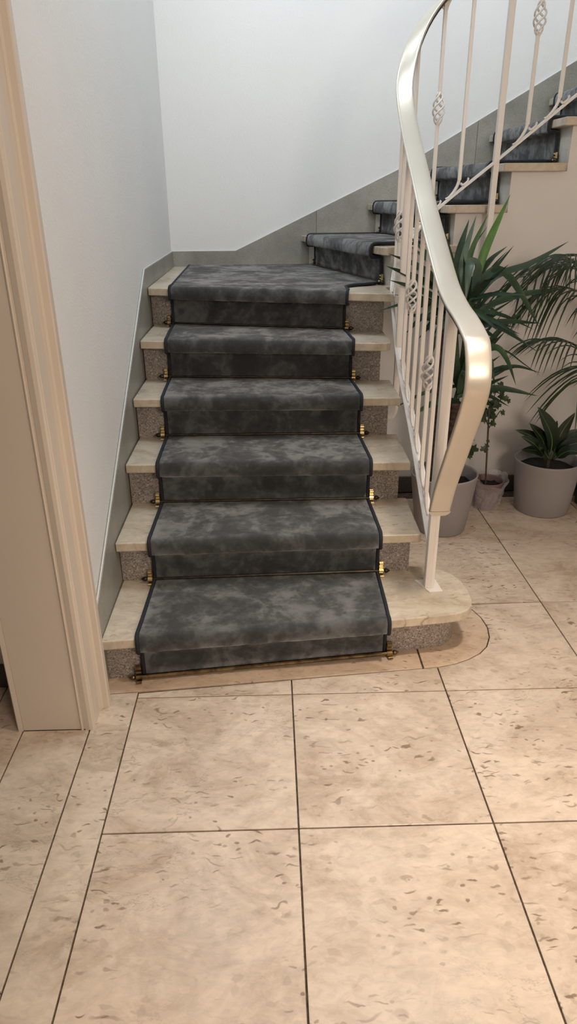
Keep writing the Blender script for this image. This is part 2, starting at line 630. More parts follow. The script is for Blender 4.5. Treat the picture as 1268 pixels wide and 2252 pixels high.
# doorway: cream lining and moulded casings
door = E('door_1', (-.66, 1.66, 0))
tag(door, 'cream painted door lining with moulded casing left of the stairs', 'door frame', kind='structure')
O('lining', merge(box(-.765, -.575, 1.648, 1.664, 0, 2.08), box(-.765, -.567, .756, .772, 0, 2.08), box(-.765, -.567, .76, 1.66, 2.064, 2.08)), M['jamb'], door, bevel=0.002)
O('stop_bead', prism([(-.592, 1.649), (-.592, 1.645), (-.5885, 1.6435), (-.585, 1.645), (-.585, 1.649)], 0, 2.06), M['jamb'], door)
prof = [(-.580, 1.668), (-.580, 1.6465), (-.566, 1.644), (-.5565, 1.646), (-.5525, 1.651), (-.5535, 1.657), (-.5565, 1.659), (-.5565, 1.664), (-.5535, 1.667),
        (-.5525, 1.70), (-.5540, 1.725), (-.5500, 1.738), (-.545, 1.742), (-.5300, 1.742), (-.5265, 1.745), (-.5265, 1.766), (-.530, 1.770), (-.5672, 1.770), (-.5672, 1.668)]
O('casing', prism(prof, 0, 2.14), M['jamb'], door)
O('casing', prism([(-.765, 1.668), (-.765, 1.6455), (-.778, 1.644), (-.783, 1.650), (-.783, 1.72), (-.795, 1.73), (-.795, 1.75), (-.767, 1.75), (-.767, 1.668)], 0, 2.14), M['jamb'], door)
O('casing', prism([(-.5672, .774), (-.5672, .66), (-.545, .66), (-.553, .70), (-.553, .774)], 0, 2.14), M['jamb'], door)

# skirting boards
def skirting_left():
    top = [(1.772, .237), (3.365, 1.163), (YB, 1.166)]
    bot = [(YB, .70), (3.2, .30), (2.3, .0), (1.772, 0)]
    poly = top + bot
    V = [(skx(y), y, z) for y, z in poly] + [(skx(y) - .026, y, z) for y, z in poly]
    n = len(poly)
    F = [tuple(range(n)), tuple(range(n, 2 * n))[::-1]] + [((i + 1) % n, i, n + i, n + (i + 1) % n) for i in range(n)]
    return V, F


bl = O('baseboard_left', skirting_left(), M['skirt'], bevel=0.0015)
tag(bl, 'sloping grey stone skirting along the left wall of the stairs', 'skirting', kind='structure')
ed = spline([(skx(1.772) - .006, 1.772, .239), (skx(3.365) - .006, 3.365, 1.165)], 2)
O('sealant_line', tube([(skx(1.775) - .005, 1.775, .240), (skx(3.362) - .005, 3.362, 1.163), (skx(3.37) - .005, 3.37, 1.1645), (skx(YB) - .005, YB, 1.1675)], .0024, 6), M['skirt_edge'], bl)
top = [(skx(YB) - .01, 1.166), (-.20, 1.166), (.755, 1.597), (1.715, 2.132), (2.9, 2.80)]
seg = [(0, -.20), (-.20, .285), (.285, .755), (.755, 1.715), (1.715, 2.9)]
bb = E('baseboard_back', (0.5, YB, 1.0))
tag(bb, 'tall grey stone skirting climbing the back wall beside the upper treads', 'skirting', kind='structure')


def topz(x):
    return float(np.interp(x, [p[0] for p in top], [p[1] for p in top]))


for x0, x1 in ((top[0][0], .285), (.285, 1.20), (1.20, 2.05), (2.05, 2.9)):
    xs = [x0] + [p[0] for p in top if x0 < p[0] < x1] + [x1]
    poly = [(x + (.0008 if x == x0 else -.0008 if x == x1 else 0), topz(x)) for x in xs]
    poly += [(x1 - .0008, topz(x1) - .62), (x0 + .0008, topz(x0) - .62)]
    O('skirting_slab', prism_axis(poly[::-1], YB, YB + .02, 1), M['skirt'], bb, bevel=0.001)
O('sealant_line', tube([(x, YB + .006, z + .0015) for x, z in top], .0038, 6), M['skirt_edge'], bb)
bu = O('baseboard_understairs', box(.47, 2.9, YU - .012, YU, 0, .088), M['skirt_dark'], bevel=0.002)
tag(bu, 'low dark grey stone baseboard behind the plant pots', 'skirting', kind='structure')
bo = O('baseboard_side_room', box(-3.0, -.767, 1.858, 1.87, 0, .085), M['skirt_dark'], bevel=0.002)
tag(bo, 'dark baseboard in the neighbouring room beyond the door lining', 'skirting', kind='structure')

# ------------------------------------------------------------------ staircase
st = E('staircase', (0, 2.6, 0))
tag(st, 'winding stone staircase with cream treads and speckled grey risers', 'staircase')
# nose lines and riser lines, wall end first, then open end
NOSE = {1: ((-.556, 1.842), (.368, 1.928)), 2: ((-.557, 2.175), (.526, 2.204)), 3: ((-.558, 2.476), (.523, 2.456)), 4: ((-.56, 2.751), (.520, 2.715)),
        5: ((-.562, 3.035), (.505, 2.911)), 6: ((-.566, 3.375), (.530, 3.060)), 7: ((.195, 4.455), (.512, 3.315)), 8: ((.590, 4.455), (.817, 3.42)),
        9: ((.925, 4.455), (1.056, 3.42)), 10: ((1.272, 4.455), (1.306, 3.42)), 11: ((1.590, 4.455), (1.575, 3.42)), 12: ((1.91, 4.455), (1.845, 3.42)), 13: ((2.22, 4.455), (2.115, 3.42))}
RIS = {1: ((-.556, 1.888), (.378, 2.000)), 2: ((-.557, 2.228), (.500, 2.260)), 3: ((-.558, 2.522), (.494, 2.522)), 4: ((-.56, 2.806), (.484, 2.790)),
       5: ((-.562, 3.100), (.476, 3.005)), 6: ((-.566, 3.445), (.505, 3.170)), 7: ((.243, 4.455), (.556, 3.345)), 8: ((.638, 4.455), (.862, 3.45))}
for n in (9, 10, 11, 12, 13):
    (a, b), (c, d) = NOSE[n]
    RIS[n] = ((a + .046, b), (c + .046, 3.45))
BULL_T = [(.368, 1.928), (.571, 1.954), (.62, 1.964), (.652, 1.982), (.674, 2.012), (.685, 2.06), (.687, 2.12), (.678, 2.18), (.655, 2.235), (.615, 2.270), (.56, 2.290), (.503, 2.297)]
BULL_R = [(.378, 2.000), (.52, 2.018), (.575, 2.032), (.615, 2.056), (.638, 2.09), (.646, 2.13), (.638, 2.18), (.61, 2.222), (.56, 2.248), (.50, 2.258)]


def back(n, e=.012):
    (a, b), (c, d) = RIS[n + 1]
    v = Vector((c - a, d - b, 0)).normalized()
    p = Vector((-v.y, v.x, 0)) * e
    return (a + p.x, b + p.y), (c + p.x, d + p.y)


TREAD = {1: [NOSE[1][0]] + BULL_T + [back(1)[0]]}
for n in (2, 3, 4, 5):
    b0, b1 = back(n)
    TREAD[n] = [NOSE[n][0], NOSE[n][1], (NOSE[n][1][0] + .004, b1[1]), b0]
# the fifth tread has a clipped corner
a = NOSE[5][1]
TREAD[5] = [NOSE[5][0], (a[0] - .02, a[1] + .0023), (a[0], a[1] + .02), (.512, 3.02), (.512, 3.20), back(5)[0]]
TREAD[6] = [NOSE[6][0], NOSE[6][1], (.532, 3.30), (.60, 3.40), (.62, 3.46), (.30, YB + .005), (skx(YB), YB + .005)]
TREAD[7] = [NOSE[7][0], NOSE[7][1], (.535, 3.30), (.60, 3.375), (.69, 3.42), (.895, 3.42), (.70, YB + .005), (.197, YB + .005)]
for n in (8, 9, 10, 11, 12):
    b0, b1 = RIS[n + 1]
    TREAD[n] = [NOSE[n][0], NOSE[n][1], (b1[0] - .018, 3.42), (b1[0] - .018, YU + .01), (b1[0] + .012, YU + .01), (b0[0] + .012, YB + .005), (NOSE[n][0][0], YB + .005)]
TREAD[13] = [NOSE[13][0], NOSE[13][1], (2.88, 3.42), (2.88, YB)]
for n in range(1, 14):
    O('tread', prism(TREAD[n], Z[n] - TH, Z[n]), M['tread'], st, bevel=0.004)


def riser_poly(n, t=.022):
    (a, b), (c, d) = RIS[n]
    v = Vector((c - a, d - b, 0)).normalized()
    p = Vector((-v.y, v.x, 0)) * t
    return [(a, b), (c, d), (c + p.x, d + p.y), (a + p.x, b + p.y)]


for n in range(2, 14):
    O('riser', prism(riser_poly(n), Z[n - 1], Z[n] - TH), M['riser' if n < 7 else 'riser_pale'], st)
inner = [(x - .02, y + .02) for x, y in BULL_R]
O('riser', prism([RIS[1][0]] + BULL_R + [(.48, 2.24), (.56, 2.225), (.59, 2.20), (.616, 2.16), (.622, 2.12), (.60, 2.08), (.56, 2.055), (.376, 2.024), (-.556, 1.912)], 0, Z[1] - TH), M['riser'], st)
# plastered body under the lower flight
parts = []
for n in range(2, 7):
    (a, b), (c, d) = RIS[n]
    parts.append(prism([(a, b + .02), (c - .0015, d + .021), (c - .0015, YU + .02), (a, YU + .02)], Z[n - 1] - (TH if n > 1 else 0), Z[n] - TH - .0005))
parts.append(prism([(-.55, 2.26), (.488, 2.29), (.488, YU + .02), (-.55, YU + .02)], 0, Z[1] - .001))
O('plaster_body', merge(*parts), M['wall_under'], st)
# wall under the upper flight, stepped along the treads
outline = [(.47, 0), (.47, Z[6] - TH), (.55, Z[6] - TH), (.55, Z[7] - TH)]
for n in range(8, 14):
    x = RIS[n][1][0]
    outline += [(x, Z[n - 1] - TH), (x, Z[n] - TH)]
outline += [(2.9, Z[13] - TH), (2.9, 0)]
wus = O('wall_understairs', prism_axis(outline[::-1], YU, YU + .10, 1), M['wall_under'])
tag(wus, 'pale plaster wall under the upper flight behind the plants', 'wall', kind='structure')

# ------------------------------------------------------------------ stair runner
run = E('stair_runner', (0, 2.6, 0))
tag(run, 'dark blue grey velour stair runner with navy bound edges', 'carpet')
CX = {1: (-.440, .373), 2: (-.436, .377), 3: (-.434, .370), 4: (-.438, .360), 5: (-.446, .346), 6: (-.456, .336)}


def at_x(line, x):
    (a, b), (c, d) = line
    return Vector((x, b + (x - a) / (c - a) * (d - b), 0))


def at_y(line, y):
    (a, b), (c, d) = line
    return Vector((a + (y - b) / (d - b) * (c - a), y, 0))


def front(line):
    (a, b), (c, d) = line
    v = Vector((c - a, d - b, 0)).normalized()
    return Vector((v.y, -v.x, 0))


def rows(n, get, nxt):
    """outer skin of the carpet over step n as (left, right) pairs"""
    nl, nr = get(NOSE[n])
    rl, rr = get(RIS[n])
    fn, fr = front(NOSE[n]), front(RIS[n])
    z0, z1 = Z[n - 1], Z[n]
    out = []

    def add(pl, pr_, f, off, z):
        out.append((pl + f * off + Vector((0, 0, z)), pr_ + f * off + Vector((0, 0, z))))
    add(rl, rr, fr, .0125, z0 + (.011 if n > 1 else .003))
    for k in (.3, .6):
        add(rl, rr, fr, .0125 + .002 * k, z0 + .011 + (z1 - z0 - .062) * k)
    add(rl, rr, fr, .015, z1 - .053)
    add(nl, nr, fn, -.010, z1 - .0495)
    add(nl, nr, fn, .004, z1 - .0485)
    add(nl, nr, fn, .0095, z1 - .0465)
    add(nl, nr, fn, .0130, z1 - .0415)
    add(nl, nr, fn, .0145, z1 - .024)
    add(nl, nr, fn, .0135, z1 - .008)
    add(nl, nr, fn, .0090, z1 + .004)
    add(nl, nr, fn, .0010, z1 + .0105)
    add(nl, nr, fn, -.014, z1 + .012)
    if nxt is not None:
        ml, mr = nxt
        for k in (.25, .5, .75):
            a = nl.lerp(ml, k)
            b = nr.lerp(mr, k)
            out.append((a + Vector((0, 0, z1 + .012)), b + Vector((0, 0, z1 + .012))))
    return out


def strip_mesh(rws, m=28, jitter=.0012):
    V, F = [], []
    for a, b in rws:
        for k in range(m + 1):
            p = a.lerp(b, k / m)
            if 0 < k < m:
                p = p + Vector((random.uniform(-1, 1), random.uniform(-1, 1), random.uniform(-1, 1))) * jitter
            V.append(tuple(p))
    for i in range(len(rws) - 1):
        for k in range(m):
            F.append((i * (m + 1) + k, i * (m + 1) + k + 1, (i + 1) * (m + 1) + k + 1, (i + 1) * (m + 1) + k))
    return V, F


def section(rws):
    c = O('carpet_section', strip_mesh(rws), M['carpet'], run, smooth=True, solid=.009)
    for side in (0, 1):
        pts = [r[side] for r in rws]
        d = (rws[0][side] - rws[0][1 - side]).normalized()
        O('edge_binding', tube([tuple(p + d * .002 + Vector((0, 0, -.004)) if False else p + d * .002) for p in pts], .0068, 8), M['binding'], c, smooth=True)
    return c


all_rows = []
for n in range(1, 7):
    get = lambda line, n=n: (at_x(line, CX[n][0]), at_x(line, CX[n][1]))
    nxt = None
    if n < 6:
        nxt = (at_x(RIS[n + 1], CX[n + 1][0]) + front(RIS[n + 1]) * .014, at_x(RIS[n + 1], CX[n + 1][1]) + front(RIS[n + 1]) * .014)
    all_rows += rows(n, get, nxt)
section(all_rows)
# landing piece, cut to the turn
last = all_rows[-1]
f7 = front(RIS[7])
p7a = at_y(RIS[7], 4.42) + f7 * .012
p7b = at_y(RIS[7], 3.415) + f7 * .012
edgeR = [(last[1].x, last[1].y), (.341, 3.235), (.352, 3.278), (.378, 3.312), (.42, 3.338), (.47, 3.362), (p7b.x, p7b.y)]
poly = [(last[0].x, last[0].y)] + edgeR + [(p7a.x, p7a.y), (-.478, 4.42)]
land = O('carpet_section', prism(poly, Z[6] + .002, Z[6] + .012), M['carpet'], run)
O('edge_binding', tube([(x, y, Z[6] + .009) for x, y in [(last[0].x - .002, last[0].y), (-.468, 3.9), (-.480, 4.42)]], .0068, 8), M['binding'], land, smooth=True)
O('edge_binding', tube(spline([(x, y, Z[6] + .009) for x, y in edgeR], 4), .0068, 8), M['binding'], land, smooth=True)
YR_ = {7: 3.415, 8: 3.50, 9: 3.565, 10: 3.575, 11: 3.575, 12: 3.575, 13: 3.575}
YL_ = {7: 4.31, 8: 4.33, 9: 4.33, 10: 4.33, 11: 4.33, 12: 4.33, 13: 4.33}
for n in range(7, 13):
    get = lambda line, n=n: (at_y(line, YL_[n]), at_y(line, YR_[n]))
    f = front(RIS[n + 1])
    nxt = (at_y(RIS[n + 1], YL_[n + 1]) + f * .014, at_y(RIS[n + 1], YR_[n + 1]) + f * .014)
    rws = rows(n, get, nxt)
    rws.append((nxt[0] + Vector((0, 0, Z[n] + .012)), nxt[1] + Vector((0, 0, Z[n] + .012))))
    section(rws)

# ------------------------------------------------------------------ stair rods
ORD = ['lowest', 'second', 'third', 'fourth', 'fifth', 'sixth', 'seventh', 'eighth', 'ninth', 'tenth', 'eleventh']


def stair_rod(n, L, R, r, mrod, mbr, label):
    L, R = Vector(L), Vector(R)
    u = (R - L).normalized()
    f = Vector((u.y, -u.x, 0))
    o = E('stair_rod', tuple((L + R) / 2 - Vector((0, 0, r))))
    tag(o, label, 'stair rod', 'stair rods holding the runner')
    O('rod', tube([tuple(L), tuple(R)], r, 10), mrod, o, smooth=False)
    k = 1.10 if n == 1 else 0.9
    for p, s in ((L, -1), (R, 1)):
        w = Vector((0, 0, 1))
        zb = -.017 if n > 1 else -.010
        b = O('bracket', merge(obox(p - f * .0075 + w * .016 * k, u, f, w, .0075 * k, .0025, .022 * k),
                               tube([tuple(p - u * .008 * k + w * .030 * k - f * .003), tuple(p + u * .008 * k + w * .030 * k - f * .003)], .0068 * k, 10),
                               tube([tuple(p - u * .009 * k), tuple(p + u * .009 * k)], .0098 * k, 12),
                               tube([tuple(p - u * .008 * k + w * .0155 * k - f * .003), tuple(p + u * .008 * k + w * .0155 * k - f * .003)], .0045 * k, 10),
                               obox(p + f * .010 + w * (zb + .002), u, f, w, .0075 * k, .012, .002),
                               tube([tuple(p - u * .0075 * k + f * .021 + w * (zb + .005)), tuple(p + u * .0075 * k + f * .021 + w * (zb + .005))], .0042 * k, 10)), mbr, o)
        q = p + u * s * .009 * k
        O('finial', lathe([(.0045, 0), (.0045, .003), (.0085, .006), (.0092, .010), (.0078, .015), (.0045, .020), (.0012, .024)], q, 12, axis=tuple(u * s), closed=True), M['bronze'] if n > 1 else M['antique'], b, smooth=True)
    return o


for n in range(1, 7):
    f = front(RIS[n])
    a = at_x(RIS[n], CX[n][0] - .018) + f * (.025 if n > 1 else .024) + Vector((0, 0, Z[n - 1] + (.018 if n > 1 else .014)))
    b = at_x(RIS[n], CX[n][1] + .016) + f * (.025 if n > 1 else .024) + Vector((0, 0, Z[n - 1] + (.018 if n > 1 else .014)))
    if n == 1:
        lab = 'thick antique bronze stair rod lying along the floor at the lowest riser'
    else:
        lab = 'dark bronze stair rod with brass brackets on the %s riser, counted up from the floor' % ORD[n - 1]
    stair_rod(n, a, b, .0075 if n == 1 else .0045, M['antique'] if n == 1 else M['bronze'], M['antique'] if n == 1 else M['brass'], lab)
for n in range(7, 12):
    f = front(RIS[n])
    a = at_y(RIS[n], YL_[n] + .018) + f * .021 + Vector((0, 0, Z[n - 1] + .014))
    b = at_y(RIS[n], YR_[n] - .014) + f * .021 + Vector((0, 0, Z[n - 1] + .014))
    stair_rod(n, a, b, .0045, M['bronze'], M['brass'], 'dark stair rod across the %s riser, on the flight climbing right' % ORD[n - 1])

# ------------------------------------------------------------------ railing
XR, YRL, RR = .552, 3.38, .20
S0 = 2.141
L1 = YRL - RR - S0


def path(s):
    if s < L1:
        return (XR, S0 + s), (0.0, 1.0)
    a = (s - L1) / RR
    if a < math.pi / 2:
        return (XR + RR * (1 - math.cos(a)), YRL - RR + RR * math.sin(a)), (math.sin(a), math.cos(a))
    return (XR + RR + (s - L1 - RR * math.pi / 2), YRL), (1.0, 0.0)


ZB = [(-.05, .315), (.055, .381), (.198, .47), (.377, .585), (.551, .679), (.726, .766), (.872, .87), (.965, .97), (1.07, 1.085), (1.254, 1.308), (1.369, 1.414), (1.642, 1.625), (1.922, 1.847), (2.4, 2.22)]
ZH = [(-.147, 1.144), (.06, 1.193), (.231, 1.286), (.44, 1.404), (.576, 1.495), (.848, 1.667), (.99, 1.772), (1.07, 1.855), (1.116, 1.925), (1.167, 2.005), (1.23, 2.095), (1.278, 2.145), (1.314, 2.178), (1.642, 2.44), (1.922, 2.66), (2.4, 3.04)]


def smooth_table(t, sig=.045):
    xs = np.array([p[0] for p in t])
    ys = np.array([p[1] for p in t])
    g = np.linspace(xs[0], xs[-1], 400)
    y = np.interp(g, xs, ys)
    k = int(sig / (g[1] - g[0]) * 3)
    w = np.exp(-.5 * (np.arange(-k, k + 1) * (g[1] - g[0]) / sig) ** 2)
    w /= w.sum()
    pad = np.r_[y[0] - (y[1] - y[0]) * np.arange(k, 0, -1), y, y[-1] + (y[-1] - y[-2]) * np.arange(1, k + 1)]
    return g, np.convolve(pad, w, 'valid')


GB, GH = smooth_table(ZB), smooth_table(ZH)
zb = lambda s: float(np.interp(s, *GB))
zh = lambda s: float(np.interp(s, *GH))

rail = E('stair_railing', (.551, 2.141, Z[1]))
tag(rail, 'cream white wrought iron stair railing with champagne coloured handrail', 'railing')


def frame3(s, z):
    (x, y), (tx, ty) = path(s)
    sl = (z(s + .01) - z(s - .01)) / .02
    t = Vector((tx, ty, sl)).normalized()
    w = Vector((ty, -tx, 0))
    n = w.cross(t)
    if n.z < 0:
        n = -n
    return Vector((x, y, z(s))), w, n


fr = [frame3(s, zb) for s in np.linspace(.012, 2.3, 90)]
O('bottom_rail', sweep(fr, [(-.018, -.004), (.018, -.004), (.018, .004), (-.018, .004)]), M['iron'], rail)

# handrail: broad flat strip that curls down round the newel post
hf = []
loop = [(2.086, .505), (2.071, .540), (2.036, .613), (1.948, .752), (1.838, .926), (1.812, 1.010), (1.848, 1.094), (1.905, 1.122), (1.995, 1.146), (2.095, 1.166)]
ptsl = [(XR, y, z) for y, z in loop] + [(XR, S0 + s, zh(s)) for s in (.06, .15, .25)]
sp = spline(ptsl, 8)[:-16]
for i, p in enumerate(sp):
    t = Vector(sp[min(i + 1, len(sp) - 1)] - sp[max(i - 1, 0)]).normalized()
    w = Vector((1, 0, 0))
    n = w.cross(t)
    hf.append((Vector(p), w, n))
s_from = float(sp[-1][1] - S0) + .02
for s in np.linspace(s_from, 2.3, 90):
    hf.append(frame3(float(s), zh))
# rounded section, slightly domed outside
sec = [(-.0335, -.006), (.0335, -.006), (.0350, -.0045), (.0355, -.001), (.0345, .0025), (.0315, .0048), (.026, .0058), (.013, .0062), (0, .0063), (-.013, .0062), (-.026, .0058), (-.0315, .0048), (-.0345, .0025), (-.0355, -.001), (-.0350, -.0045)]
hr = O('handrail', sweep(hf, sec), M['rail'], rail, smooth=True)
tag(hr, 'champagne coloured flat handrail')
# rounded lower end
p0, w0, n0 = hf[0]
cap = []
for k in range(13):
    a = math.pi * k / 12
    cap.append((math.cos(a) ** 3 * .0 + math.copysign(abs(math.cos(a)) ** .7, math.cos(a)) * .0355, -math.sin(a) * .020))
t0 = (hf[1][0] - hf[0][0]).normalized()
V = [tuple(p0 + w0 * a + t0 * b + n0 * .0060) for a, b in cap] + [tuple(p0 + w0 * a + t0 * b - n0 * .006) for a, b in cap]
F = [tuple(range(13)), tuple(range(13, 26))[::-1]] + [(i, (i + 1) % 13, 13 + (i + 1) % 13, 13 + i) for i in range(13)]
O('end_cap', (V, F), M['rail'], hr)
O('rail_core', sweep([(p - n * .0105, w, n) for p, w, n in hf[4:]], [(-.031, -.0035), (.031, -.0035), (.031, .0035), (-.031, .0035)]), M['rail_edge'], hr)
O('rail_tab', box(.552 - .014, .552 + .024, 2.095, 2.135, .482, .490), M['iron'], rail)

# newel post on its plate
nw = O('newel_post', box(.551 - .0165, .551 + .0165, 2.141 - .0165, 2.141 + .0165, Z[1] + .004, 1.160), M['iron'], rail, bevel=0.002)
O('post_seam', box(.551 + .0045, .551 + .0060, 2.141 - .0172, 2.141 - .0160, Z[1] + .01, 1.150), M['iron'], nw)
O('base_plate', prism([(.509, 2.184), (.546, 2.100), (.594, 2.104), (.586, 2.186)], Z[1], Z[1] + .004), M['iron'], rail, bevel=0.001)


def sq(s, z0, z1, hw):
    (x, y), (tx, ty) = path(s)
    return obox((x, y, (z0 + z1) / 2), (tx, ty, 0), (ty, -tx, 0), (0, 0, 1), hw, hw, (z1 - z0) / 2)


def scroll(s, low=True):
    """forged foot (or head) that runs onto the flat rail, with a small curl on the other side"""
    (x, y), (tx, ty) = path(s)
    z = zb if low else zh
    sl = (z(s + .02) - z(s - .02)) / .04
    sg = 1 if low else -1
    base = z(s) + (.004 if low else -.014)

    def q(d, hgt):
        return (x + tx * d, y + ty * d, base + sl * d + sg * hgt)
    d = -1 * sg
    a = tube(spline([q(0, .055 + abs(sl) * 0), q(d * .002, .036), q(d * .012, .018), q(d * .030, .007), q(d * .046, .005), q(d * .056, .011)], 4), [.0072] * 6 + [.0066] * 4 + [.0055] * 4 + [.0045] * 4 + [.004, .0035, .003], 8)
    b = tube(spline([q(-d * .006, .024), q(-d * .018, .008), q(-d * .032, .006), q(-d * .040, .013), q(-d * .036, .020)], 4), [.0050] * 9 + [.0042] * 4 + [.0052] * 4, 8)
    return merge(a, b)


def basket(s, zc, hgt=.124, r=.0205):
    (x, y), _ = path(s)
    parts = []
    for k in range(4):
        ph = k * math.pi / 2 + .5
        pts = []
        for i in range(19):
            t = i / 18
            rr = .004 + r * math.sin(math.pi * t) ** .85
            a = ph + 2 * math.pi * .95 * t
            pts.append((x + rr * math.cos(a), y + rr * math.sin(a), zc + (t - .5) * hgt))
        parts.append(tube(pts, .0041, 6))
    return merge(*parts)


def baluster(s, bz=None):
    top = zh(s) - .015
    bot = zb(s) + .045
    if bz is None:
        b = O('baluster', sq(s, bot, top, .0072), M['iron'], rail, bevel=0.001)
    else:
        b = O('baluster', merge(sq(s, bot, bz - .052, .0072), sq(s, bz + .052, top, .0072)), M['iron'], rail, bevel=0.001)
        O('twisted_basket', basket(s, bz), M['iron'], b, smooth=True)
    O('scroll_foot', scroll(s), M['iron'], b, smooth=True)
    O('scroll_head', scroll(s, False), M['iron'], b, smooth=True)


for s, bz in ((.152, None), (.255, .893), (.388, None), (.504, None), (.632, 1.105), (.745, None), (.985, 1.342), (1.10, None), (1.215, None),
              (1.335, 1.796), (1.45, None), (1.725, 2.117), (1.85, None), (1.975, None), (2.10, 2.42)):
    baluster(s, bz)
# two stouter posts whose feet bend into the stair side
for s, zf, d in ((.865, .585, (-1, 0)), (1.605, 1.20, (0, 1))):
    (x, y), (tx, ty) = path(s)
    p = O('railing_post', sq(s, zf + .03, zh(s) - .012, .0125), M['iron'], rail, bevel=0.0015)
    arc = [(x + d[0] * .0, y + d[1] * .0, zf + .04), (x, y, zf), (x + d[0] * .012, y + d[1] * .012, zf - .028), (x + d[0] * .036, y + d[1] * .036, zf - .040), (x + d[0] * .075, y + d[1] * .075, zf - .042)]
    O('bent_foot', tube(spline(arc, 5), .0135, 4), M['iron'], p)

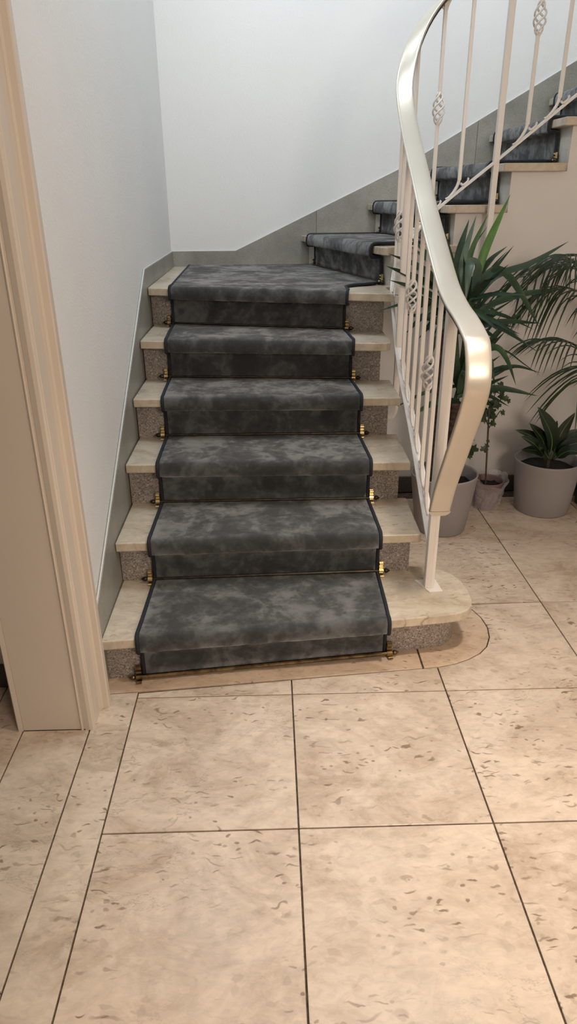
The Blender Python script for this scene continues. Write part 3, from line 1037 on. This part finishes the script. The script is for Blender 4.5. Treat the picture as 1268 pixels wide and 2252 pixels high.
# ------------------------------------------------------------------ plants
YUCCA= [([(0.86, 3.02, 1.074), (0.893, 3.05, 1.235), (1.001, 3.12, 1.463)], 0.046), ([(0.785, 3.0, 1.096), (0.808, 3.03, 1.237), (0.857, 3.08, 1.386)], 0.036), ([(0.771, 3.0, 1.096), (0.79, 3.05, 1.236), (0.839, 3.12, 1.369)], 0.042), ([(0.809, 3.02, 1.093), (0.841, 3.05, 1.244), (0.911, 3.1, 1.39)], 0.03), ([(0.824, 3.04, 1.091), (0.866, 3.1, 1.258), (0.929, 3.15, 1.341)], 0.014), ([(0.779, 2.98, 1.062), (0.747, 2.96, 1.19), (0.691, 2.95, 1.349)], 0.034), ([(0.85, 2.98, 1.061), (0.838, 2.93, 1.192), (0.801, 2.9, 1.215), (0.786, 2.86, 1.156), (0.78, 2.84, 1.066)], 0.05), ([(0.866, 3.05, 1.089), (0.927, 3.1, 1.194), (1.026, 3.16, 1.26)], 0.03), ([(0.892, 3.1, 1.064), (0.974, 3.18, 1.168), (1.056, 3.24, 1.237)], 0.014), ([(0.842, 3.0, 1.095), (0.924, 3.0, 1.172), (0.979, 2.99, 1.158), (1.046, 2.97, 1.079), (1.133, 2.95, 0.951)], 0.05), ([(0.88, 3.05, 1.052), (0.966, 3.08, 1.144), (1.113, 3.1, 1.192), (1.274, 3.12, 1.279)], 0.04), ([(0.859, 3.02, 0.981), (0.951, 3.02, 1.04), (1.072, 3.02, 1.076), (1.234, 3.02, 1.1)], 0.042), ([(0.87, 3.05, 0.957), (0.964, 3.08, 0.993), (1.073, 3.1, 1.053)], 0.016), ([(0.871, 3.05, 0.947), (0.932, 3.08, 0.961), (1.026, 3.12, 0.995)], 0.03), ([(0.892, 3.1, 0.968), (0.958, 3.15, 1.047), (1.057, 3.2, 1.083)], 0.022), ([(0.885, 3.08, 0.99), (0.914, 3.1, 1.045), (0.929, 3.12, 1.071)], 0.02), ([(0.886, 3.1, 0.929), (0.96, 3.2, 0.972), (1.085, 3.3, 1.057)], 0.018), ([(0.748, 3.0, 1.078), (0.629, 3.0, 1.138), (0.478, 2.99, 1.199)], 0.05), ([(0.747, 3.0, 1.096), (0.627, 3.01, 1.187), (0.492, 3.02, 1.244)], 0.04), ([(0.751, 3.0, 1.041), (0.628, 2.98, 1.1), (0.491, 2.96, 1.147)], 0.04), ([(0.753, 3.0, 1.023), (0.648, 3.02, 1.062), (0.527, 3.04, 1.079)], 0.03), ([(0.763, 3.02, 1.075), (0.671, 3.05, 1.219), (0.569, 3.08, 1.321)], 0.036), ([(0.763, 3.02, 1.075), (0.696, 3.06, 1.182), (0.592, 3.1, 1.27)], 0.04), ([(0.751, 2.98, 1.099), (0.696, 3.0, 1.24), (0.635, 3.02, 1.36)], 0.04), ([(0.74, 2.96, 1.065), (0.642, 2.94, 1.175), (0.572, 2.92, 1.195)], 0.046), ([(0.755, 3.0, 1.004), (0.655, 3.0, 1.042), (0.561, 3.0, 1.006)], 0.04), ([(0.769, 3.05, 0.977), (0.685, 3.08, 0.993), (0.595, 3.1, 0.903)], 0.036), ([(0.767, 3.02, 0.982), (0.713, 3.06, 0.967), (0.657, 3.1, 0.882)], 0.03), ([(0.759, 2.98, 1.007), (0.689, 2.94, 1.05), (0.618, 2.9, 1.002)], 0.04), ([(0.766, 3.0, 0.985), (0.721, 3.0, 0.948), (0.692, 3.0, 0.812)], 0.034), ([(0.787, 3.05, 0.996), (0.765, 3.1, 1.159), (0.717, 3.15, 1.284)], 0.04), ([(0.779, 2.98, 1.007), (0.755, 2.94, 1.157), (0.706, 2.9, 1.281)], 0.044), ([(0.798, 2.98, 1.006), (0.794, 2.94, 1.139), (0.769, 2.9, 1.246)], 0.044), ([(0.825, 3.08, 0.991), (0.837, 3.15, 1.154), (0.847, 3.2, 1.28)], 0.036), ([(0.813, 3.0, 1.003), (0.831, 3.0, 1.114), (0.854, 3.0, 1.168)], 0.05), ([(0.806, 2.96, 0.972), (0.824, 2.92, 1.06), (0.839, 2.88, 1.083)], 0.05), ([(0.781, 2.94, 0.976), (0.792, 2.88, 1.003), (0.816, 2.86, 0.896)], 0.05), ([(0.839, 3.02, 0.684), (0.866, 2.98, 0.814), (0.95, 2.95, 0.868), (1.002, 2.93, 0.823), (1.056, 2.92, 0.711)], 0.046), ([(0.841, 3.02, 0.664), (0.955, 3.02, 0.74), (1.073, 3.02, 0.771), (1.193, 3.02, 0.741)], 0.03), ([(0.845, 3.05, 0.698), (0.963, 3.08, 0.822), (1.051, 3.1, 0.823), (1.149, 3.12, 0.76), (1.242, 3.14, 0.699)], 0.014), ([(0.835, 3.0, 0.669), (0.932, 3.0, 0.713), (1.031, 3.0, 0.76)], 0.032), ([(0.83, 2.98, 0.674), (0.905, 2.96, 0.769), (0.983, 2.95, 0.835)], 0.028), ([(0.86, 3.08, 0.669), (1.014, 3.14, 0.89), (1.174, 3.2, 1.005)], 0.036), ([(0.824, 2.96, 0.68), (0.916, 2.92, 0.826), (0.943, 2.91, 0.77), (0.958, 2.9, 0.703)], 0.034), ([(0.825, 2.98, 0.674), (0.791, 2.96, 0.819), (0.786, 2.95, 0.955)], 0.05), ([(0.837, 3.02, 0.664), (0.851, 3.04, 0.822), (0.845, 3.06, 0.975)], 0.05), ([(0.848, 3.06, 0.653), (0.841, 3.1, 0.768), (0.809, 3.14, 0.883)], 0.04), ([(0.836, 3.0, 0.659), (0.842, 2.96, 0.799), (0.861, 2.93, 0.92)], 0.044), ([(0.821, 2.96, 0.67), (0.821, 2.92, 0.769), (0.845, 2.9, 0.715)], 0.044), ([(0.831, 3.0, 0.669), (0.78, 2.98, 0.776), (0.742, 2.96, 0.82)], 0.036), ([(0.859, 3.1, 0.685), (0.918, 3.16, 0.878), (0.984, 3.2, 0.951)], 0.034), ([(0.859, 3.1, 0.685), (0.942, 3.16, 0.847), (1.054, 3.2, 0.971)], 0.026)]
TRUNK1= [(0.744, 3.0, 0.224), (0.748, 3.0, 0.415), (0.749, 3.0, 0.629), (0.754, 3.0, 0.851), (0.768, 3.0, 1.004)]
TRUNK2= [(0.824, 3.0, 0.222), (0.818, 3.0, 0.458), (0.824, 3.0, 0.617)]
DIEF= [([(1.372, 3.2, 0.265), (1.352, 3.17, 0.393), (1.252, 3.14, 0.55)], 0.085), ([(1.383, 3.2, 0.264), (1.4, 3.18, 0.4), (1.444, 3.16, 0.515)], 0.055), ([(1.362, 3.2, 0.265), (1.306, 3.16, 0.379), (1.215, 3.12, 0.477)], 0.06), ([(1.362, 3.2, 0.265), (1.264, 3.15, 0.39), (1.144, 3.1, 0.453)], 0.05), ([(1.347, 3.18, 0.272), (1.248, 3.1, 0.377), (1.154, 3.04, 0.439)], 0.06), ([(1.356, 3.2, 0.26), (1.312, 3.22, 0.301), (1.241, 3.24, 0.303)], 0.045), ([(1.394, 3.22, 0.257), (1.434, 3.24, 0.326), (1.487, 3.26, 0.389)], 0.045), ([(1.39, 3.2, 0.264), (1.432, 3.18, 0.377), (1.52, 3.16, 0.428)], 0.06), ([(1.382, 3.18, 0.267), (1.431, 3.14, 0.356), (1.519, 3.1, 0.386)], 0.06), ([(1.373, 3.16, 0.274), (1.417, 3.1, 0.342), (1.484, 3.05, 0.34)], 0.055), ([(1.391, 3.24, 0.25), (1.387, 3.28, 0.332), (1.425, 3.3, 0.432)], 0.06), ([(1.355, 3.16, 0.275), (1.275, 3.08, 0.367), (1.241, 3.02, 0.378)], 0.05)]
IVYSTEM= [[(1.08, 3.24, 0.127), (1.07, 3.24, 0.279), (1.061, 3.24, 0.422), (1.054, 3.24, 0.525)], [(1.061, 3.24, 0.426), (1.036, 3.23, 0.483), (1.028, 3.22, 0.565), (1.047, 3.22, 0.631)], [(1.064, 3.24, 0.417), (1.087, 3.25, 0.453), (1.115, 3.26, 0.495), (1.132, 3.27, 0.492)], [(1.054, 3.24, 0.52), (1.074, 3.25, 0.567), (1.084, 3.25, 0.612), (1.103, 3.26, 0.631)], [(1.086, 3.25, 0.596), (1.121, 3.26, 0.575), (1.151, 3.27, 0.549)]]
IVYLEAF= [(1.093, 3.197, 0.64, 0.044), (1.106, 3.209, 0.615, 0.036), (1.103, 3.254, 0.61, 0.032), (1.072, 3.237, 0.609, 0.032), (1.042, 3.198, 0.597, 0.036), (1.045, 3.225, 0.625, 0.032), (1.066, 3.228, 0.562, 0.04), (1.086, 3.203, 0.551, 0.044), (1.09, 3.249, 0.526, 0.036), (1.098, 3.199, 0.587, 0.032), (1.125, 3.221, 0.57, 0.028), (1.138, 3.231, 0.555, 0.024), (1.054, 3.224, 0.545, 0.032), (1.054, 3.237, 0.514, 0.036), (1.082, 3.249, 0.497, 0.036), (1.049, 3.267, 0.495, 0.036), (1.021, 3.213, 0.488, 0.032), (1.041, 3.242, 0.463, 0.032), (1.059, 3.246, 0.478, 0.036), (1.076, 3.213, 0.48, 0.028), (1.006, 3.19, 0.488, 0.024), (1.133, 3.268, 0.491, 0.028), (1.074, 3.214, 0.453, 0.028), (1.085, 3.215, 0.443, 0.024), (1.047, 3.261, 0.544, 0.028), (1.065, 3.237, 0.357, 0.02), (1.048, 3.228, 0.308, 0.036), (1.074, 3.252, 0.318, 0.028), (0.985, 3.192, 0.317, 0.052), (0.987, 3.247, 0.278, 0.036), (0.978, 3.22, 0.369, 0.02)]
PALM= [[(1.693, 3.25, 0.167), (1.554, 3.22, 0.732), (1.416, 3.2, 1.104), (1.278, 3.18, 1.212), (1.105, 3.14, 1.133)], [(1.715, 3.27, 0.159), (1.625, 3.28, 0.607), (1.494, 3.28, 0.974), (1.383, 3.28, 1.066), (1.27, 3.28, 1.048)], [(1.665, 3.22, 0.179), (1.573, 3.2, 0.517), (1.466, 3.18, 0.764), (1.359, 3.16, 0.848), (1.235, 3.14, 0.861)], [(1.704, 3.25, 0.167), (1.628, 3.22, 0.622), (1.503, 3.18, 1.028), (1.364, 3.12, 1.207), (1.234, 3.05, 1.231)], [(1.716, 3.25, 0.166), (1.673, 3.2, 0.516), (1.574, 3.15, 0.684), (1.457, 3.1, 0.739), (1.396, 3.08, 0.682)], [(1.73, 3.3, 0.147), (1.6, 3.3, 0.67), (1.467, 3.3, 1.053), (1.394, 3.3, 1.173), (1.289, 3.29, 1.155)], [(1.716, 3.25, 0.166), (1.695, 3.2, 0.735), (1.686, 3.15, 1.068), (1.738, 3.1, 1.168), (1.841, 3.05, 1.116)], [(1.732, 3.28, 0.154), (1.721, 3.24, 0.811), (1.68, 3.24, 1.214), (1.681, 3.24, 1.399), (1.754, 3.22, 1.47)]]



def leaf_mesh(pts, width, face=(0, -.8, .6), prof='sword', fold=.18, per=5, roll=0.0):
    sp = spline(pts, per)
    m = len(sp)
    V, F = [], []
    L = 0.0
    acc = [0.0]
    for i in range(1, m):
        L += float(np.linalg.norm(sp[i] - sp[i - 1]))
        acc.append(L)
    for i in range(m):
        t = Vector(sp[min(i + 1, m - 1)] - sp[max(i - 1, 0)]).normalized()
        f = Vector(face)
        w = t.cross(f)
        if w.length < .15:
            w = t.cross(Vector((1, 0, .3)))
        w.normalize()
        if roll:
            w = (Matrix.Rotation(roll, 3, t) @ w)
        nrm = w.cross(t).normalized()
        u = acc[i] / L
        if prof == 'sword':
            k = (.62 + .38 * min(1, u / .35)) if u < .4 else max(.02, 1 - ((u - .4) / .6) ** 1.7)
        else:
            k = .07 if u < .16 else max(.02, math.sin(math.pi * min(1, (u - .14) / .86) ** .85) ** .8)
        hw = width * .5 * k
        p = Vector(sp[i])
        V += [tuple(p - w * hw + nrm * hw * fold * 2), tuple(p), tuple(p + w * hw + nrm * hw * fold * 2)]
    for i in range(m - 1):
        for k in (0, 1):
            F.append((i * 3 + k, i * 3 + k + 1, i * 3 + k + 4, i * 3 + k + 3))
    return V, F


def flower_pot(plant, c, h, r0, r1, mat, lip=.006, rim=True):
    prof = [(.01, .0), (r0 - .004, .0), (r0, .006), (r0 + (r1 - r0) * .5, h * .5), (r1 - .002, h - .012), (r1, h - .004), (r1 - .001, h), (r1 - lip, h + .001), (r1 - lip - .003, h - .006), (r0 + (r1 - r0) * .7 - lip, h * .6)]
    O('pot', lathe(prof, (c[0], c[1], 0), 56), mat, plant, smooth=True)
    hs = h * .80
    rs = r0 + (r1 - r0) * .78 - lip - .002
    V = [(c[0], c[1], hs + .008)]
    F = []
    for ring in (1, 2, 3):
        for k in range(24):
            a = 2 * math.pi * k / 24
            rr = rs * ring / 3
            V.append((c[0] + rr * math.cos(a), c[1] + rr * math.sin(a), hs + random.uniform(-.004, .006)))
    for k in range(24):
        F.append((0, 1 + k, 1 + (k + 1) % 24))
        for ring in (0, 1):
            F.append((1 + ring * 24 + k, 1 + (ring + 1) * 24 + k, 1 + (ring + 1) * 24 + (k + 1) % 24, 1 + ring * 24 + (k + 1) % 24))
    O('soil', (V, F), M['soil'], plant, smooth=True, solid=.01)


# yucca
yp = E('potted_yucca', (.80, 3.0, 0))
tag(yp, 'tall yucca with sword leaves and brown trunks in grey pot behind the railing', 'potted plant')
flower_pot(yp, (.80, 3.0), .285, .118, .155, M['pot'])


def trunk(pts, r0, r1):
    sp = spline(pts, 10)
    m = len(sp)
    rad = [(r0 + (r1 - r0) * i / (m - 1)) * (1 + .05 * math.sin(i * 2.3) + random.uniform(-.04, .04)) for i in range(m)]
    return tube(sp, rad, 12)


O('trunk', trunk([(.742, 3.0, .20)] + TRUNK1, .033, .028), M['bark'], yp, smooth=True)
O('trunk', trunk([(.84, 3.0, .20)] + TRUNK2[1:], .030, .027), M['bark'], yp, smooth=True)
for i, (pts, w) in enumerate(YUCCA):
    m = 'yucca_bright' if i in (0, 3) else 'yucca_pale' if i in (6, 7, 10, 1) else 'yucca'
    O('leaf', leaf_mesh(pts, w * .78, (random.uniform(-.2, .2), -.8, .6)), M[m], yp, smooth=True)

yr = random.Random(21)
for k in range(34):
    hi = k < 20
    c = Vector((.80, 3.0, .985)) if hi else Vector((.835, 3.0, .66))
    a = yr.uniform(-1.15, 1.35) if k % 4 else yr.uniform(1.9, 4.2)
    el = yr.uniform(-.35, 1.0) if hi else yr.uniform(-.3, .9)
    d = Vector((math.cos(a) * math.cos(el), math.sin(a) * math.cos(el), math.sin(el)))
    ln = yr.uniform(.20, .36)
    if (c + d * ln).y > 3.40:
        ln *= .38 / max(.38, d.y * ln)
    p0 = c + Vector((yr.uniform(-.02, .02), yr.uniform(-.02, .02), yr.uniform(-.07, .06)))
    pts = [p0, p0 + d * ln * .5 + Vector((0, 0, .012)), p0 + d * ln + Vector((0, 0, -.03 * (1 - abs(el))))]
    O('leaf', leaf_mesh([tuple(q) for q in pts], yr.uniform(.020, .032), (yr.uniform(-.4, .4), -.8, .6)), M['yucca'], yp, smooth=True)

# palm at the right edge
pp = E('potted_palm', (1.66, 3.24, 0))
tag(pp, 'feathery palm with arching fronds in a dark pot at the right edge', 'potted plant')
flower_pot(pp, (1.66, 3.24), .22, .095, .125, M['pot_dark'])


def frond(pts, ln, n=22, droop=.5, seed=1):
    rnd = random.Random(seed)
    sp = spline(pts, 14)
    m = len(sp)
    rad = [.006 * (1 - .8 * i / (m - 1)) + .0012 for i in range(m)]
    parts = [tube(sp, rad, 6)]
    for k in range(n):
        u = .42 + .58 * (k / (n - 1))
        i = min(m - 2, int(u * (m - 1)))
        t = Vector(sp[i + 1] - sp[i]).normalized()
        side = t.cross(Vector((0, 0, 1)))
        side = side.normalized() if side.length > .05 else Vector((0, 1, 0))
        l = ln * (1 - .35 * abs(2 * (k / (n - 1)) - .8)) * rnd.uniform(.85, 1.1)
        for sg in (-1, 1):
            d = (t * .75 + side * sg * .75 + Vector((0, 0, .18))).normalized()
            p = Vector(sp[i])
            q = []
            for j in range(5):
                v = j / 4
                pt = p + d * l * v + Vector((0, 0, -1)) * droop * l * v ** 2.0
                pt.y = min(pt.y, 3.425)
                q.append(pt)
            parts.append(leaf_mesh([tuple(a) for a in q], .0085, (rnd.uniform(-.2, .2), -.7, .7), 'sword', .1, 2))
    return merge(*parts)


for k, pts in enumerate(PALM):
    O('frond', frond(pts, (.33, .36, .31, .30, .30, .30, .34, .34)[k], 12, (.9, 1.0, .75, .95, .85, .85, .9, .8)[k], k), M['palm'], pp, smooth=True)

# broad leaved plant in the grey pot
dp = E('potted_dumb_cane', (1.365, 3.20, 0))
tag(dp, 'broad leaved dumb cane in a wide grey pot on the tiled floor', 'potted plant')
flower_pot(dp, (1.365, 3.20), .27, .132, .160, M['pot'])
O('stem', tube(spline([(1.372, 3.20, .20), (1.368, 3.20, .25), (1.37, 3.198, .30)], 4), .010, 8), M['stem'], dp, smooth=True)
for i, (pts, w) in enumerate(DIEF):
    lf = O('leaf', leaf_mesh(pts, w, (random.uniform(-.15, .15), -.75, .65), 'oval', .16, 8), M['dief'], dp, smooth=True)
    sp = spline(pts, 8)
    m = len(sp)
    O('midrib', tube([tuple(np.array(p) + np.array((0, -.0012, .0010))) for p in sp], [.0034 * (1 - .8 * k / (m - 1)) for k in range(m)], 6), M['midrib'], lf, smooth=True)

# small ivy tree wrapped in film
ip = E('potted_ivy', (1.09, 3.24, 0))
tag(ip, 'slender ivy plant in a mauve pot wrapped in clear plastic', 'potted plant')
flower_pot(ip, (1.09, 3.24), .145, .062, .080, M['pot_mauve'], lip=.003)
for k, pts in enumerate(IVYSTEM):
    if k == 0:
        pts = [(1.085, 3.24, .10)] + pts
    sp = spline(pts, 5)
    O('stem', tube(sp, [(.0045 if k == 0 else .0026)] * len(sp), 6), M['stem'], ip, smooth=True)


def ivy_leaf(c, size, rnd):
    out = [(0, -.1), (.28, -.30), (.52, -.12), (.40, .10), (.62, .34), (.30, .36), (.0, .80), (-.30, .36), (-.62, .34), (-.40, .10), (-.52, -.12), (-.28, -.30)]
    n = Vector((rnd.uniform(-.6, .6), -.8, rnd.uniform(-.1, .8))).normalized()
    up = Vector((rnd.uniform(-1, 1), rnd.uniform(-.3, .3), rnd.uniform(-1, .6)))
    u = n.cross(up).normalized()
    w = n.cross(u)
    C = Vector(c)
    V = [tuple(C - n * size * .0)] + [tuple(C + u * a * size + w * b * size - n * size * .12 * (abs(a) + abs(b))) for a, b in out]
    F = [(0, 1 + k, 1 + (k + 1) % 12) for k in range(12)]
    return V, F


rnd = random.Random(5)
for x, y, z, s in IVYLEAF:
    O('leaf', ivy_leaf((x, y, z), s * 1.05, rnd), M['ivy'], ip)
V, F = [], []
n, m = 48, 12
for j in range(m):
    h = j / (m - 1)
    for k in range(n):
        a = 2 * math.pi * k / n
        r = .070 + .020 * h + .005 * math.sin(5 * a + 3 * h) * (.4 + h) + .004 * math.sin(11 * a - 7 * h) + random.uniform(-.0015, .0015)
        if h > .75:
            r += .012 * (h - .75) * 4 * (1 + .6 * math.sin(3 * a))
        zz = .004 + h * (.150 + .016 * math.sin(2 * a + .6) + .006 * math.sin(7 * a))
        V.append((1.09 + r * math.cos(a), 3.24 + r * math.sin(a), zz))
for j in range(m - 1):
    for k in range(n):
        F.append((j * n + k, j * n + (k + 1) % n, (j + 1) * n + (k + 1) % n, (j + 1) * n + k))
O('plastic_wrap', (V, F), M['film'], ip, smooth=True)
